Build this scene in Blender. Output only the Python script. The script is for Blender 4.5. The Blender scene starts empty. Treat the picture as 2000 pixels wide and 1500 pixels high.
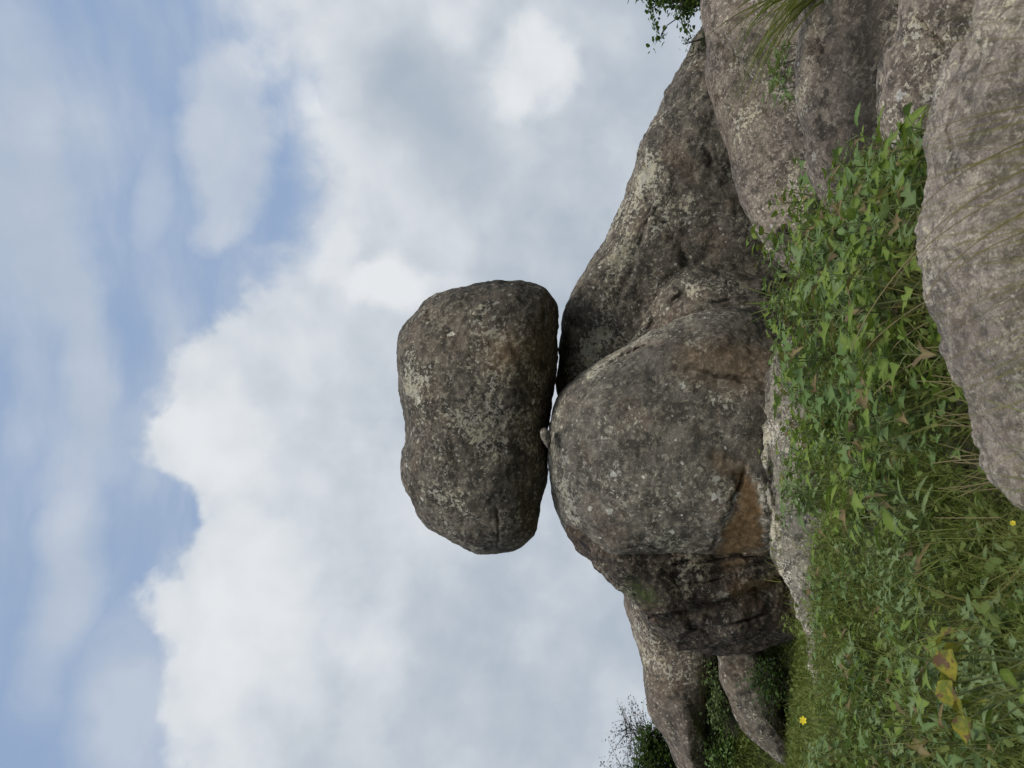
import bpy, math, random
import numpy as np
from mathutils import Vector, Matrix, Euler

# ------------------------------------------------------------------ camera
SC = bpy.context.scene
COL = SC.collection
F = 1700.0                      # focal length in photo pixels (photo is 2000 x 1500, held sideways)
PITCH = math.radians(15.1)
CAM = np.array([0.0, 0.0, 1.3])
cp, sp = math.cos(PITCH), math.sin(PITCH)
FWD = np.array([0, cp, sp]); UPC = np.array([0, -sp, cp]); RGT = np.array([1.0, 0, 0])

cam_d = bpy.data.cameras.new('camera')
cam = bpy.data.objects.new('camera', cam_d); COL.objects.link(cam)
cam_d.sensor_width = 36.0; cam_d.lens = F / 2000 * 36
cam_d.clip_start = 0.05; cam_d.clip_end = 6000
cam_d.dof.use_dof = True; cam_d.dof.focus_distance = 8.5; cam_d.dof.aperture_fstop = 7.0
# the phone was held sideways: picture left is the sky, picture top is the right-hand side
m = Matrix(((0, 1, 0, CAM[0]), (sp, 0, -cp, CAM[1]), (-cp, 0, -sp, CAM[2]), (0, 0, 0, 1)))
cam.matrix_world = m
SC.camera = cam

SC.view_settings.view_transform = 'Standard'
SC.view_settings.look = 'None'
SC.view_settings.exposure = 0.0
SC.view_settings.gamma = 1.0

# ------------------------------------------------------------------ sun and sky
SUN_DIR = Vector((0.20, -0.48, 0.85)).normalized()
sl = bpy.data.lights.new('sun', 'SUN'); so = bpy.data.objects.new('sun', sl); COL.objects.link(so)
sl.energy = 2.3; sl.angle = math.radians(28); sl.color = (1.0, 0.96, 0.90)
so.rotation_euler = SUN_DIR.to_track_quat('Z', 'Y').to_euler()

def pdir(px, py):
    d = FWD + RGT * ((750 - py) / F) - UPC * ((px - 1000) / F)
    return d / np.linalg.norm(d)

class NT:
    """small helper round a node tree"""
    def __init__(s, tree): s.t = tree; s.n = tree.nodes; s.l = tree.links
    def add(s, kind, **kw):
        n = s.n.new(kind)
        for k, v in kw.items():
            setattr(n, k, v)
        return n
    def put(s, sock, v):
        if hasattr(v, 'is_output') or isinstance(v, bpy.types.NodeSocket): s.l.new(v, sock)
        else: sock.default_value = v
    def math(s, op, a, b=None, c=None, clamp=False):
        n = s.add('ShaderNodeMath', operation=op, use_clamp=clamp)
        s.put(n.inputs[0], a)
        if b is not None: s.put(n.inputs[1], b)
        if c is not None: s.put(n.inputs[2], c)
        return n.outputs[0]
    def vmath(s, op, a, b=None, out=0):
        n = s.add('ShaderNodeVectorMath', operation=op)
        s.put(n.inputs[0], a)
        if b is not None: s.put(n.inputs[1], b)
        return n.outputs[out]
    def noise(s, vec, scale, detail=4, rough=0.55, dist=0.0, dims='3D'):
        n = s.add('ShaderNodeTexNoise', noise_dimensions=dims)
        s.put(n.inputs['Vector'], vec)
        n.inputs['Scale'].default_value = scale; n.inputs['Detail'].default_value = detail
        n.inputs['Roughness'].default_value = rough; n.inputs['Distortion'].default_value = dist
        return n.outputs['Fac']
    def step(s, v, a, b, lo=0.0, hi=1.0):
        n = s.add('ShaderNodeMapRange', interpolation_type='SMOOTHSTEP')
        s.put(n.inputs[0], v); n.inputs[1].default_value = a; n.inputs[2].default_value = b
        n.inputs[3].default_value = lo; n.inputs[4].default_value = hi
        return n.outputs[0]
    def mix(s, f, a, b, mode='MIX'):
        n = s.add('ShaderNodeMix', data_type='RGBA', blend_type=mode)
        s.put(n.inputs[0], f)
        for i, v in ((6, a), (7, b)):
            if isinstance(v, (tuple, list)): v = (*v[:3], 1.0)
            s.put(n.inputs[i], v)
        return n.outputs[2]
    def mapping(s, vec, loc=(0, 0, 0), rot=(0, 0, 0), scale=(1, 1, 1), kind='POINT'):
        n = s.add('ShaderNodeMapping', vector_type=kind)
        s.put(n.inputs[0], vec); n.inputs[1].default_value = loc
        n.inputs[2].default_value = rot; n.inputs[3].default_value = scale
        return n.outputs[0]
    def attr(s, name):
        return s.add('ShaderNodeAttribute', attribute_name=name).outputs['Fac']

def build_world():
    w = bpy.data.worlds.new('World'); SC.world = w; w.use_nodes = True
    w.cycles.sampling_method = 'MANUAL'; w.cycles.sample_map_resolution = 256
    N = NT(w.node_tree); N.n.clear()
    out = N.add('ShaderNodeOutputWorld'); bg = N.add('ShaderNodeBackground')
    bg.inputs['Strength'].default_value = 0.10
    N.l.new(bg.outputs[0], out.inputs[0])
    sky = N.add('ShaderNodeTexSky', sky_type='NISHITA')
    sky.sun_disc = False
    sky.sun_elevation = math.asin(SUN_DIR.z); sky.sun_rotation = math.atan2(SUN_DIR.x, SUN_DIR.y)
    sky.air_density = 1.0; sky.dust_density = 1.6; sky.ozone_density = 1.0; sky.altitude = 1400
    D = N.add('ShaderNodeTexCoord').outputs['Generated']
    sep = N.add('ShaderNodeSeparateXYZ'); N.l.new(D, sep.inputs[0])
    a, e = sep.outputs[0], sep.outputs[2]

    # upper edge of the cumulus bank, as elevation over azimuth
    edge = [(410, -60), (485, 60), (550, 180), (580, 300), (600, 385), (560, 460), (470, 570), (375, 660), (300, 790),
            (285, 890), (390, 950), (425, 1000), (325, 1090), (300, 1190), (345, 1300), (360, 1520)]
    pts = sorted([(pdir(x, y)[0], pdir(x, y)[2]) for x, y in edge])
    cur = N.add('ShaderNodeFloatCurve')
    c = cur.mapping.curves[0]
    xs = [(p[0] + 0.5) for p in pts]; ys = [p[1] for p in pts]
    c.points[0].location = (0.0, ys[0]); c.points[1].location = (1.0, ys[-1])
    for x, y in zip(xs, ys): c.points.new(x, y)
    cur.mapping.update()
    N.put(cur.inputs['Value'], N.math('ADD', a, 0.5, clamp=True))
    edge_e = cur.outputs[0]

    warp = N.add('ShaderNodeTexNoise'); N.put(warp.inputs['Vector'], D)
    warp.inputs['Scale'].default_value = 7; warp.inputs['Detail'].default_value = 5; warp.inputs['Roughness'].default_value = 0.6
    wv = N.vmath('SUBTRACT', warp.outputs['Color'], (0.5, 0.5, 0.5))
    Dw = N.vmath('ADD', D, N.vmath('MULTIPLY', wv, (0.05, 0.05, 0.05)))
    puff = N.noise(Dw, 8, 5, 0.5)
    puff2 = N.noise(Dw, 20, 4, 0.55)
    s = N.math('SUBTRACT', edge_e, e)
    s = N.math('ADD', s, N.math('MULTIPLY', N.math('SUBTRACT', puff, 0.5), 0.16))
    s = N.math('ADD', s, N.math('MULTIPLY', N.math('SUBTRACT', puff2, 0.5), 0.06))
    mass = N.step(s, -0.004, 0.024)
    soft = N.step(s, -0.03, 0.060)
    fsel = N.step(a, 0.03, 0.16)
    mass = N.math('ADD', N.math('MULTIPLY', mass, N.math('SUBTRACT', 1.0, fsel)), N.math('MULTIPLY', soft, fsel))

    def blob(px, py, rx, ry, rot=0.0, noise_amt=0.8, src=None):
        """soft ellipse in the sky: rx along picture x (height), ry along picture y (width)"""
        d = pdir(px, py)
        v = N.mapping(src or Dw, loc=tuple(d), rot=(PITCH, rot, 0), scale=(ry / F, 1.0, rx / F), kind='TEXTURE')
        ln = N.vmath('LENGTH', v, out=1)
        x = N.math('SUBTRACT', 1.0, ln)
        if noise_amt:
            x = N.math('ADD', x, N.math('MULTIPLY', N.math('SUBTRACT', puff, 0.5), noise_amt))
        return x
    # separate small cloud, and wisps high up
    small = N.step(blob(445, 290, 105, 215, 0.1, 1.3), 0.0, 0.55, 0, 0.85)
    small2 = N.step(blob(380, 170, 60, 60, 0.0, 1.3), 0.0, 0.8, 0, 0.6)
    st = N.mapping(Dw, rot=(PITCH, 0, 0), scale=(1.6, 1.6, 6.5))
    veil_n = N.noise(st, 1.9, 5, 0.5)
    veil = N.step(veil_n, 0.38, 0.68, 0.10, 0.78)
    veil_b = N.step(blob(75, 330, 120, 520, 0.0, 0.5), 0.0, 0.9, 0, 0.85)
    veil_c = N.step(blob(140, 1120, 90, 330, 0.05, 0.7), 0.0, 0.9, 0, 0.85)
    veil_d = N.step(blob(245, 1380, 130, 260, 0.0, 0.7), 0.0, 0.9, 0, 0.8)
    veil_e = N.step(blob(300, 380, 50, 190, 0.1, 0.7), 0.0, 0.9, 0, 0.55)
    veil_all = veil
    for v in (veil_b, veil_c, veil_d, veil_e, small, small2):
        veil_all = N.math('MAXIMUM', veil_all, v)
    # colours (in sky units: background strength is 0.1)
    base = N.mix(0.82, sky.outputs[0], (3.1, 4.35, 6.55))
    veil_col = N.mix(N.step(puff, 0.35, 0.7), (4.7, 5.4, 6.4), (5.8, 6.3, 7.1))
    col = N.mix(veil_all, base, veil_col)
    # cumulus shading: bright towards its rim and in lit billows, grey in the hollows
    Du = N.vmath('ADD', Dw, (0.012, 0.0, -0.03))
    puff_u = N.noise(Du, 8, 5, 0.5)
    relief = N.math('SUBTRACT', puff, puff_u)
    big = N.noise(Dw, 4.0, 4, 0.5)
    sh = N.math('ADD', N.math('MULTIPLY', relief, 1.3), N.math('MULTIPLY', N.math('SUBTRACT', big, 0.5), 0.7))
    rim = N.step(s, 0.0, 0.34, 0.42, 0.0)
    sh = N.math('ADD', sh, rim)
    for (px, py, rx, ry, amt, na) in ((1040, 140, 110, 105, 0.55, 2.4), (750, 560, 95, 70, 0.85, 1.6), (605, 185, 26, 40, 0.9, 1.0),
                                      (900, 30, 70, 70, 0.3, 1.2), (420, 850, 140, 110, 0.28, 1.0), (520, 1180, 160, 180, 0.22, 1.0),
                                      (720, 1330, 80, 160, 0.2, 1.0), (640, 500, 70, 90, 0.3, 1.2),
                                      (800, 190, 170, 150, -0.5, 1.0), (900, 330, 130, 120, -0.28, 1.0), (480, 1000, 70, 60, -0.15, 1.0),
                                      (560, 1010, 60, 160, -0.15, 1.0), (1000, 1250, 200, 260, -0.16, 0.8)):
        b = N.step(blob(px, py, rx, ry, 0.0, na), 0.0, 0.8)
        sh = N.math('ADD', sh, N.math('MULTIPLY', b, amt))
    shc = N.step(sh, -0.48, 0.92)
    ccol = N.mix(shc, (3.95, 4.65, 5.5), (7.8, 8.05, 8.35))
    col = N.mix(mass, col, ccol)
    N.put(bg.inputs['Color'], col)
build_world()

# ------------------------------------------------------------------ geometry helpers
def P(px, py, Y):
    """photo pixel -> world point on the vertical plane y = Y (arrays allowed)"""
    px = np.asarray(px, float); py = np.asarray(py, float); Y = np.asarray(Y, float)
    rx = (750 - py) / F
    k = (px - 1000) / F
    dy = cp + k * sp; dz = sp - k * cp
    t = Y / dy
    return np.stack([rx * t, Y + 0 * t, CAM[2] + dz * t], -1)

def proj(v):
    d = v - CAM
    f = d @ FWD
    return 1000 - F * (d @ UPC) / f, 750 - F * (d @ RGT) / f

rng = np.random.default_rng(7)
_perm = np.random.default_rng(3).permutation(512)
_grad = np.random.default_rng(4).normal(size=(512, 3)); _grad /= np.linalg.norm(_grad, axis=1)[:, None]
def perlin(p):
    i = np.floor(p).astype(np.int64); f = p - i
    u = f * f * f * (f * (f * 6 - 15) + 10)
    r = 0
    for dx in (0, 1):
        for dy in (0, 1):
            for dz in (0, 1):
                h = _perm[(_perm[(_perm[(i[:, 0] + dx) & 511] + i[:, 1] + dy) & 511] + i[:, 2] + dz) & 511]
                g = (_grad[h] * (f - np.array([dx, dy, dz]))).sum(1)
                wx = u[:, 0] if dx else 1 - u[:, 0]
                wy = u[:, 1] if dy else 1 - u[:, 1]
                wz = u[:, 2] if dz else 1 - u[:, 2]
                r = r + g * wx * wy * wz
    return r * 1.6
def fbm(p, oct=4, gain=0.5):
    r = 0; a = 1
    for o in range(oct):
        r = r + a * perlin(p * 2 ** o + 17.3 * o); a *= gain
    return r

def mesh_np(name, v, f, attrs=None, smooth=True):
    """v (n,3), f (m,k) with k = 3 or 4"""
    me = bpy.data.meshes.new(name)
    k = f.shape[1]
    me.vertices.add(len(v)); me.vertices.foreach_set('co', np.ascontiguousarray(v, dtype=np.float32).ravel())
    me.loops.add(f.size); me.loops.foreach_set('vertex_index', np.ascontiguousarray(f, dtype=np.int32).ravel())
    me.polygons.add(len(f))
    me.polygons.foreach_set('loop_start', np.arange(0, f.size, k, dtype=np.int32))
    me.polygons.foreach_set('loop_total', np.full(len(f), k, dtype=np.int32))
    me.polygons.foreach_set('use_smooth', np.full(len(f), smooth))
    for n, a in (attrs or {}).items():
        at = me.attributes.new(n, 'FLOAT', 'POINT'); at.data.foreach_set('value', np.ascontiguousarray(a, dtype=np.float32))
    me.update(calc_edges=True); me.validate()
    return me

def link(name, me, mat=None, parent=None, loc=None):
    o = bpy.data.objects.new(name, me); COL.objects.link(o)
    if me is not None and mat is not None and not me.materials: me.materials.append(mat)
    if parent is not None: o.parent = parent
    if loc is not None: o.location = loc
    return o

def tag(o, label=None, cat=None, group=None, kind=None):
    if label: o['label'] = label
    if cat: o['category'] = cat
    if group: o['group'] = group
    if kind: o['kind'] = kind
    return o

_cs = {}
def cube_sphere(n):
    if n in _cs: return _cs[n]
    t = np.tan(np.linspace(-math.pi / 4, math.pi / 4, n + 1))
    A, B = np.meshgrid(t, t, indexing='ij'); O = np.ones_like(A)
    V = []; Fc = []; off = 0
    idx = np.arange((n + 1) ** 2).reshape(n + 1, n + 1)
    q = np.stack([idx[:-1, :-1], idx[1:, :-1], idx[1:, 1:], idx[:-1, 1:]], -1).reshape(-1, 4)
    for k, (x, y, z) in enumerate(((O, A, B), (-O, B, A), (B, O, A), (A, -O, B), (A, B, O), (B, A, -O))):
        V.append(np.stack([x, y, z], -1).reshape(-1, 3)); Fc.append(q + off); off += (n + 1) ** 2
    V = np.concatenate(V); Fc = np.concatenate(Fc)
    key = np.round(V, 6)
    _, first, inv = np.unique(key, axis=0, return_index=True, return_inverse=True)
    V = V[first]; Fc = inv.reshape(-1)[Fc]
    V = V / np.linalg.norm(V, axis=1)[:, None]
    _cs[n] = (V, Fc); return _cs[n]

def normals(v, f):
    a = v[f[:, 2]] - v[f[:, 0]]; b = v[f[:, 3]] - v[f[:, 1]]
    c = np.cross(a, b); n = np.zeros_like(v)
    for k in range(4): np.add.at(n, f[:, k], c)
    return n / (np.linalg.norm(n, axis=1)[:, None] + 1e-9)

def dist_poly(px, py, pts):
    """distance to a polyline, and signed side of the nearest segment"""
    best = np.full(px.shape, 1e9); side = np.zeros(px.shape)
    for (x0, y0), (x1, y1) in zip(pts[:-1], pts[1:]):
        dx, dy = x1 - x0, y1 - y0; L = dx * dx + dy * dy + 1e-9
        t = np.clip(((px - x0) * dx + (py - y0) * dy) / L, 0, 1)
        d = np.hypot(px - x0 - t * dx, py - y0 - t * dy)
        s = np.sign(dx * (py - y0) - dy * (px - x0))
        k = d < best; best[k] = d[k]; side[k] = s[k]
    return best, side

def inside(px, py, pts):
    r = np.zeros(px.shape, bool); n = len(pts)
    for i in range(n):
        x0, y0 = pts[i]; x1, y1 = pts[(i + 1) % n]
        if y0 == y1: continue
        c = ((y0 > py) != (y1 > py)) & (px < (x1 - x0) * (py - y0) / (y1 - y0) + x0)
        r ^= c
    return r

def smooth01(x): 
    x = np.clip(x, 0, 1); return x * x * (3 - 2 * x)

def catmull(pts, k=6):
    p = np.array(pts, float); n = len(p); out = []
    for i in range(n):
        p0, p1, p2, p3 = p[i - 1], p[i], p[(i + 1) % n], p[(i + 2) % n]
        for t in np.linspace(0, 1, k, endpoint=False):
            out.append(0.5 * (2 * p1 + (p2 - p0) * t + (2 * p0 - 5 * p1 + 4 * p2 - p3) * t * t + (3 * p1 - p0 - 3 * p2 + p3) * t ** 3))
    return np.array(out)

def rock(name, label, outline, Y0, T, Tb=None, gx=0.0, gy=0.0, center=None, n=2.4, res=90, mat=None, seed=0,
         big=(0.7, 0.06), mid=(2.6, 0.02), fine=(9, 0.006), cracks=(), steps=(), patches=(), streaks=(), cat='boulder', sink=0.0,
         group=None, nstar=2.4, fit=6, lift=0.35):
    """a solid boulder: its profile at distance Y0 (metres, sloping by gx/gy metres per photo pixel), bulging T metres
    to the front and Tb to the back"""
    Tb = Tb or T
    ol = catmull(outline)
    c = np.array(center, float) if center is not None else ol.mean(0)
    q = ol - c
    cov = q.T @ q / len(q); ev, E = np.linalg.eigh(cov)
    ax = np.sqrt(ev) * 1.45                    # ellipse half axes
    loc = q @ E                                # in principal axes
    th = np.arctan2(loc[:, 1], loc[:, 0]); r = np.hypot(loc[:, 0], loc[:, 1])
    o = np.argsort(th); th = th[o]; r = r[o]
    tt = np.linspace(-math.pi, math.pi, 1441)
    rr = np.interp(tt, np.concatenate([th - 2 * math.pi, th, th + 2 * math.pi]), np.tile(r, 3))
    ctr = P(c[0], c[1], Y0)
    w = ctr - CAM; w /= np.linalg.norm(w)
    if gx or gy:                              # sloping slabs bulge along their own plane's normal
        a = P(c[0] + 10, c[1], Y0 + gx * 10) - ctr; b = P(c[0], c[1] + 10, Y0 + gy * 10) - ctr
        w2 = np.cross(a, b); w2 /= np.linalg.norm(w2)
        if w2 @ w < 0: w2 = -w2
        w = w + lift * (w2 - w); w /= np.linalg.norm(w)
    def shape(rr, res_):
        S, Fc = cube_sphere(res_)
        s = np.hypot(S[:, 0], S[:, 1]); z = S[:, 2]
        sp_ = s ** (2 / n); zp = np.sign(z) * np.abs(z) ** (2 / nstar)
        ux = S[:, 0] / (s + 1e-9); uy = S[:, 1] / (s + 1e-9)
        ex, ey = ux * ax[0], uy * ax[1]
        ang = np.arctan2(ey, ex); R = np.interp(ang, tt, rr)
        el = np.hypot(ex, ey) + 1e-9
        lx, ly = ex / el * R * sp_, ey / el * R * sp_
        pp = np.stack([lx, ly], 1) @ E.T + c
        Yp = Y0 + gx * (pp[:, 0] - c[0]) + gy * (pp[:, 1] - c[1])
        v = P(pp[:, 0], pp[:, 1], Yp)
        return v - w * np.where(zp > 0, zp * T, zp * Tb)[:, None], Fc, zp
    # fit the solid's real profile (seen from where the photo was taken) to the wanted one
    want = rr.copy(); NB = 90
    for it in range(fit):
        v, Fc, zp = shape(rr, 60)
        qx, qy = proj(v)
        lq = (np.stack([qx, qy], 1) - c) @ E
        an = np.arctan2(lq[:, 1], lq[:, 0]); ra = np.hypot(lq[:, 0], lq[:, 1])
        bi = ((an + math.pi) / (2 * math.pi) * NB).astype(int) % NB
        mx = np.zeros(NB); np.maximum.at(mx, bi, ra)
        bc = -math.pi + (np.arange(NB) + 0.5) * 2 * math.pi / NB
        wb = np.interp(bc, tt, want)
        ratio = np.clip(np.where(mx > 0, wb / np.maximum(mx, 1), 1), 0.8, 1.12) * 0.6 + 0.4
        ratio = np.convolve(np.concatenate([ratio[-9:], ratio, ratio[:9]]), np.hanning(11) / np.hanning(11).sum(), 'same')[9:-9]
        rr = rr * np.interp(tt, np.concatenate([bc - 2 * math.pi, bc, bc + 2 * math.pi]), np.tile(ratio, 3))
    v, Fc, zp = shape(rr, res)
    nr = normals(v, Fc)
    if ((v - ctr) * nr).sum() < 0: nr = -nr; Fc = Fc[:, ::-1]
    sd = seed * 31.7
    disp = big[1] * fbm(v * big[0] + sd, 3) + mid[1] * fbm(v * mid[0] + sd + 5, 4, 0.55)
    # pitted crust: ridged fine relief
    rg = fbm(v * fine[0] + sd + 9, 3)
    disp = disp + fine[1] * (rg - 0.6 * np.abs(perlin(v * fine[0] * 0.6 + sd)))
    v = v + nr * disp[:, None]
    px, py = proj(v)
    wob = 7.0 * fbm(v * 3.1 + sd + 2, 4, 0.6); px2 = px + wob; py2 = py + 7.0 * fbm(v * 3.1 + sd + 40, 4, 0.6)
    front = smooth01(zp * 4 + 0.25)
    push = np.zeros(len(v)); at = {k: np.zeros(len(v)) for k in ('ochre', 'pale', 'dark', 'moss')}
    for pts, wd, dp in cracks:
        d, _ = dist_poly(px2, py2, pts)
        vary = np.clip(0.6 + 0.9 * perlin(v * 3.2 + sd + 60), 0.1, 1.3)
        e0 = np.minimum(np.hypot(px2 - pts[0][0], py2 - pts[0][1]), np.hypot(px2 - pts[-1][0], py2 - pts[-1][1]))
        vary = vary * smooth01(e0 / 22 + 0.15)               # cracks run out at their ends
        wd = max(2.6, wd * 0.65)
        push += 1.5 * dp * vary * np.exp(-(d / wd) ** 2)
        at['dark'] = np.maximum(at['dark'], 0.45 * vary * np.exp(-(d / wd) ** 2))
    for pts, side, h, fall in steps:         # overhanging edge: one side of the line set back, fading out
        d, sd_ = dist_poly(px2, py2, pts)
        k = np.where(sd_ == side, smooth01(d / 3.0) * np.exp(-(d / fall)), 0)
        push += h * k
    for pts, h, key in patches:
        d, _ = dist_poly(px2, py2, list(pts) + [pts[0]])
        ins = inside(px2, py2, pts)
        k = np.where(ins, smooth01(d / 7.0), 0)
        push += h * k
        if key: at[key] = np.maximum(at[key], np.where(ins, smooth01(d / 20.0 + 0.10 + 0.5 * perlin(v * 7) + 0.3 * perlin(v * 18)), 0))
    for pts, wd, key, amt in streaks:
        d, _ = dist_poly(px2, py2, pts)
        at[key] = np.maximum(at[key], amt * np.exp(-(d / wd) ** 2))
    v = v + w * (push * front)[:, None]
    for k in at: at[k] = at[k] * front
    org = np.array([ctr[0], ctr[1], v[:, 2].min()])
    me = mesh_np(name, v - org, Fc, at)
    ob = link(name, me, mat, loc=org)
    tag(ob, label, cat, group, 'thing')
    return ob

# ------------------------------------------------------------------ materials
def new_mat(name):
    mt = bpy.data.materials.new(name); mt.use_nodes = True
    N = NT(mt.node_tree); N.n.clear()
    out = N.add('ShaderNodeOutputMaterial'); b = N.add('ShaderNodeBsdfPrincipled')
    N.l.new(b.outputs[0], out.inputs[0])
    return mt, N, b, out

def rock_mat(name, dark, mid, light, lichen=(0.34, 0.33, 0.27), lich=0.5, black=0.5, spots=0.5, warm=(0.16, 0.105, 0.07), warm_amt=0.4, sc=1.0, bump=0.5):
    mt, N, b, out = new_mat(name)
    g = N.add('ShaderNodeNewGeometry').outputs['Position']
    big = N.noise(g, 0.8 * sc, 5, 0.6)
    mot = N.noise(g, 5.5 * sc, 9, 0.68, 0.3)
    mot2 = N.noise(N.vmath('ADD', g, (31, 7, 3)), 17 * sc, 6, 0.65, 0.4)
    grain = N.noise(g, 70 * sc, 3, 0.7)
    col = N.mix(N.step(mot, 0.40, 0.58), dark, mid)
    col = N.mix(N.math('MULTIPLY', N.step(mot2, 0.50, 0.62), 0.85), col, light)
    # large brown weathering
    bw = N.noise(N.vmath('ADD', g, (3, 11, 5)), 1.3 * sc, 6, 0.65)
    col = N.mix(N.math('MULTIPLY', N.step(bw, 0.50, 0.68), warm_amt), col, warm)
    # black lichen
    bl = N.noise(N.vmath('ADD', g, (13, 1, 25)), 3.2 * sc, 9, 0.72, 0.5)
    bl2 = N.noise(N.vmath('ADD', g, (1, 21, 2)), 1.1 * sc, 3, 0.5)
    bk = N.math('MULTIPLY', N.step(bl, 0.50, 0.60), N.step(bl2, 0.38, 0.58))
    col = N.mix(N.math('MULTIPLY', bk, black), col, tuple(x * 0.35 for x in dark))
    # rain streaks running down
    stv = N.mapping(g, scale=(5.5 * sc, 5.5 * sc, 0.55 * sc))
    stn = N.noise(stv, 1.0, 5, 0.6)
    col = N.mix(N.math('MULTIPLY', N.step(stn, 0.53, 0.68), 0.5), col, tuple(x * 0.6 for x in dark))
    # pale crust lichen: irregular flakes in colonies
    cl = N.noise(N.vmath('ADD', g, (7, 17, 9)), 1.5 * sc, 4, 0.6)
    pale_a = N.attr('pale')
    f1 = N.noise(N.vmath('ADD', g, (2, 5, 19)), 19 * sc, 5, 0.62, 0.5)
    thr = N.math('SUBTRACT', 0.645, N.math('ADD', N.math('MULTIPLY', N.step(cl, 0.45, 0.66), 0.16), N.math('MULTIPLY', pale_a, 0.17)))
    fl = N.math('MULTIPLY', N.math('SUBTRACT', f1, thr), 22.0, clamp=True)
    lcol = N.mix(N.step(mot, 0.4, 0.6), lichen, tuple(x * y for x, y in zip(lichen, (1.10, 1.06, 0.92))))
    col = N.mix(N.math('MULTIPLY', fl, lich), col, lcol)
    # round rosettes, few, of different size
    vo = N.add('ShaderNodeTexVoronoi'); vo.inputs['Scale'].default_value = 4.6 * sc
    wob = N.add('ShaderNodeTexNoise'); N.put(wob.inputs['Vector'], g); wob.inputs['Scale'].default_value = 16 * sc; wob.inputs['Detail'].default_value = 4
    N.put(vo.inputs['Vector'], N.vmath('ADD', g, N.vmath('MULTIPLY', N.vmath('SUBTRACT', wob.outputs['Color'], (0.5, 0.5, 0.5)), (0.12, 0.12, 0.12))))
    vs = N.add('ShaderNodeSeparateColor'); N.l.new(vo.outputs['Color'], vs.inputs[0])
    rad = N.math('MULTIPLY', N.math('SUBTRACT', vs.outputs[0], 0.55), 0.55)
    ro = N.math('MULTIPLY', N.math('SUBTRACT', rad, vo.outputs['Distance']), 16.0, clamp=True)
    col = N.mix(N.math('MULTIPLY', ro, spots), col, N.mix(vs.outputs[1], tuple(x * 0.85 for x in lichen), tuple(min(0.6, x * 1.45) for x in lichen)))
    v2 = N.add('ShaderNodeTexVoronoi'); v2.inputs['Scale'].default_value = 11 * sc
    N.put(v2.inputs['Vector'], N.vmath('ADD', g, N.vmath('MULTIPLY', N.vmath('SUBTRACT', wob.outputs['Color'], (0.5, 0.5, 0.5)), (0.05, 0.05, 0.05))))
    vs2 = N.add('ShaderNodeSeparateColor'); N.l.new(v2.outputs['Color'], vs2.inputs[0])
    rad2 = N.math('MULTIPLY', N.math('SUBTRACT', vs2.outputs[0], N.step(bl2, 0.35, 0.65, 0.62, 0.80)), 0.95)
    ro2 = N.math('MULTIPLY', N.math('SUBTRACT', rad2, v2.outputs['Distance']), 12.0, clamp=True)
    col = N.mix(N.math('MULTIPLY', ro2, spots), col, N.mix(vs2.outputs[1], lichen, tuple(min(0.62, x * 1.4) for x in lichen)))
    # salt and pepper of the granite
    col = N.mix(0.85, col, N.mix(N.step(grain, 0.3, 0.7), (0.62, 0.62, 0.62), (1.35, 1.33, 1.3)), 'MULTIPLY')
    col = N.mix(1.0, col, N.mix(N.step(big, 0.34, 0.66), (0.72, 0.71, 0.70), (1.25, 1.22, 1.17)), 'MULTIPLY')
    # ochre and moss colour zones; dark also carries painted shade
    oc = N.mix(N.step(mot2, 0.35, 0.7), (0.17, 0.10, 0.045), (0.33, 0.215, 0.11))
    col = N.mix(N.math('MULTIPLY', N.attr('ochre'), N.step(mot, 0.25, 0.45, 0.6, 1.0)), col, oc)
    col = N.mix(N.math('MULTIPLY', N.attr('moss'), N.step(mot2, 0.35, 0.55)), col, (0.055, 0.075, 0.02))
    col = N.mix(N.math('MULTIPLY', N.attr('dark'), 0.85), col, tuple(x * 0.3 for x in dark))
    N.put(b.inputs['Base Color'], col)
    N.put(b.inputs['Roughness'], N.step(mot, 0.2, 0.8, 0.82, 0.97))
    b.inputs['Specular IOR Level'].default_value = 0.25
    h = N.math('ADD', N.math('MULTIPLY', mot, 1.0), N.math('MULTIPLY', mot2, 0.55))
    h = N.math('ADD', h, N.math('MULTIPLY', grain, 0.16))
    h = N.math('ADD', h, N.math('MULTIPLY', fl, 0.10))
    bp = N.add('ShaderNodeBump'); bp.inputs['Strength'].default_value = bump; bp.inputs['Distance'].default_value = 0.07 / sc
    N.put(bp.inputs['Height'], h); N.l.new(bp.outputs[0], b.inputs['Normal'])
    return mt

M = {}
M['dark_granite'] = rock_mat('dark_granite', (0.055, 0.048, 0.039), (0.140, 0.122, 0.097), (0.25, 0.222, 0.175), lichen=(0.40, 0.385, 0.325), lich=0.8, black=0.65, spots=0.8, warm_amt=0.35)
M['grey_granite'] = rock_mat('grey_granite', (0.080, 0.072, 0.060), (0.170, 0.152, 0.125), (0.28, 0.252, 0.20), lichen=(0.43, 0.42, 0.365), lich=0.75, black=0.5, spots=0.9, warm_amt=0.3)
M['black_granite'] = rock_mat('black_granite', (0.030, 0.024, 0.020), (0.078, 0.062, 0.049), (0.17, 0.138, 0.105), lichen=(0.36, 0.34, 0.28), lich=0.6, black=0.6, spots=0.5, warm=(0.13, 0.08, 0.042), warm_amt=0.6)
M['slab_granite'] = rock_mat('slab_granite', (0.065, 0.055, 0.045), (0.150, 0.125, 0.100), (0.26, 0.22, 0.17), lichen=(0.40, 0.38, 0.32), lich=0.7, black=0.5, spots=0.6, warm=(0.15, 0.10, 0.065), warm_amt=0.5)
M['brown_granite'] = rock_mat('brown_granite', (0.100, 0.083, 0.068), (0.245, 0.205, 0.165), (0.40, 0.345, 0.275), lichen=(0.52, 0.49, 0.41), lich=0.85, black=0.85, spots=0.6, warm=(0.205, 0.150, 0.118), warm_amt=0.4, sc=1.4, bump=0.75)
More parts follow.
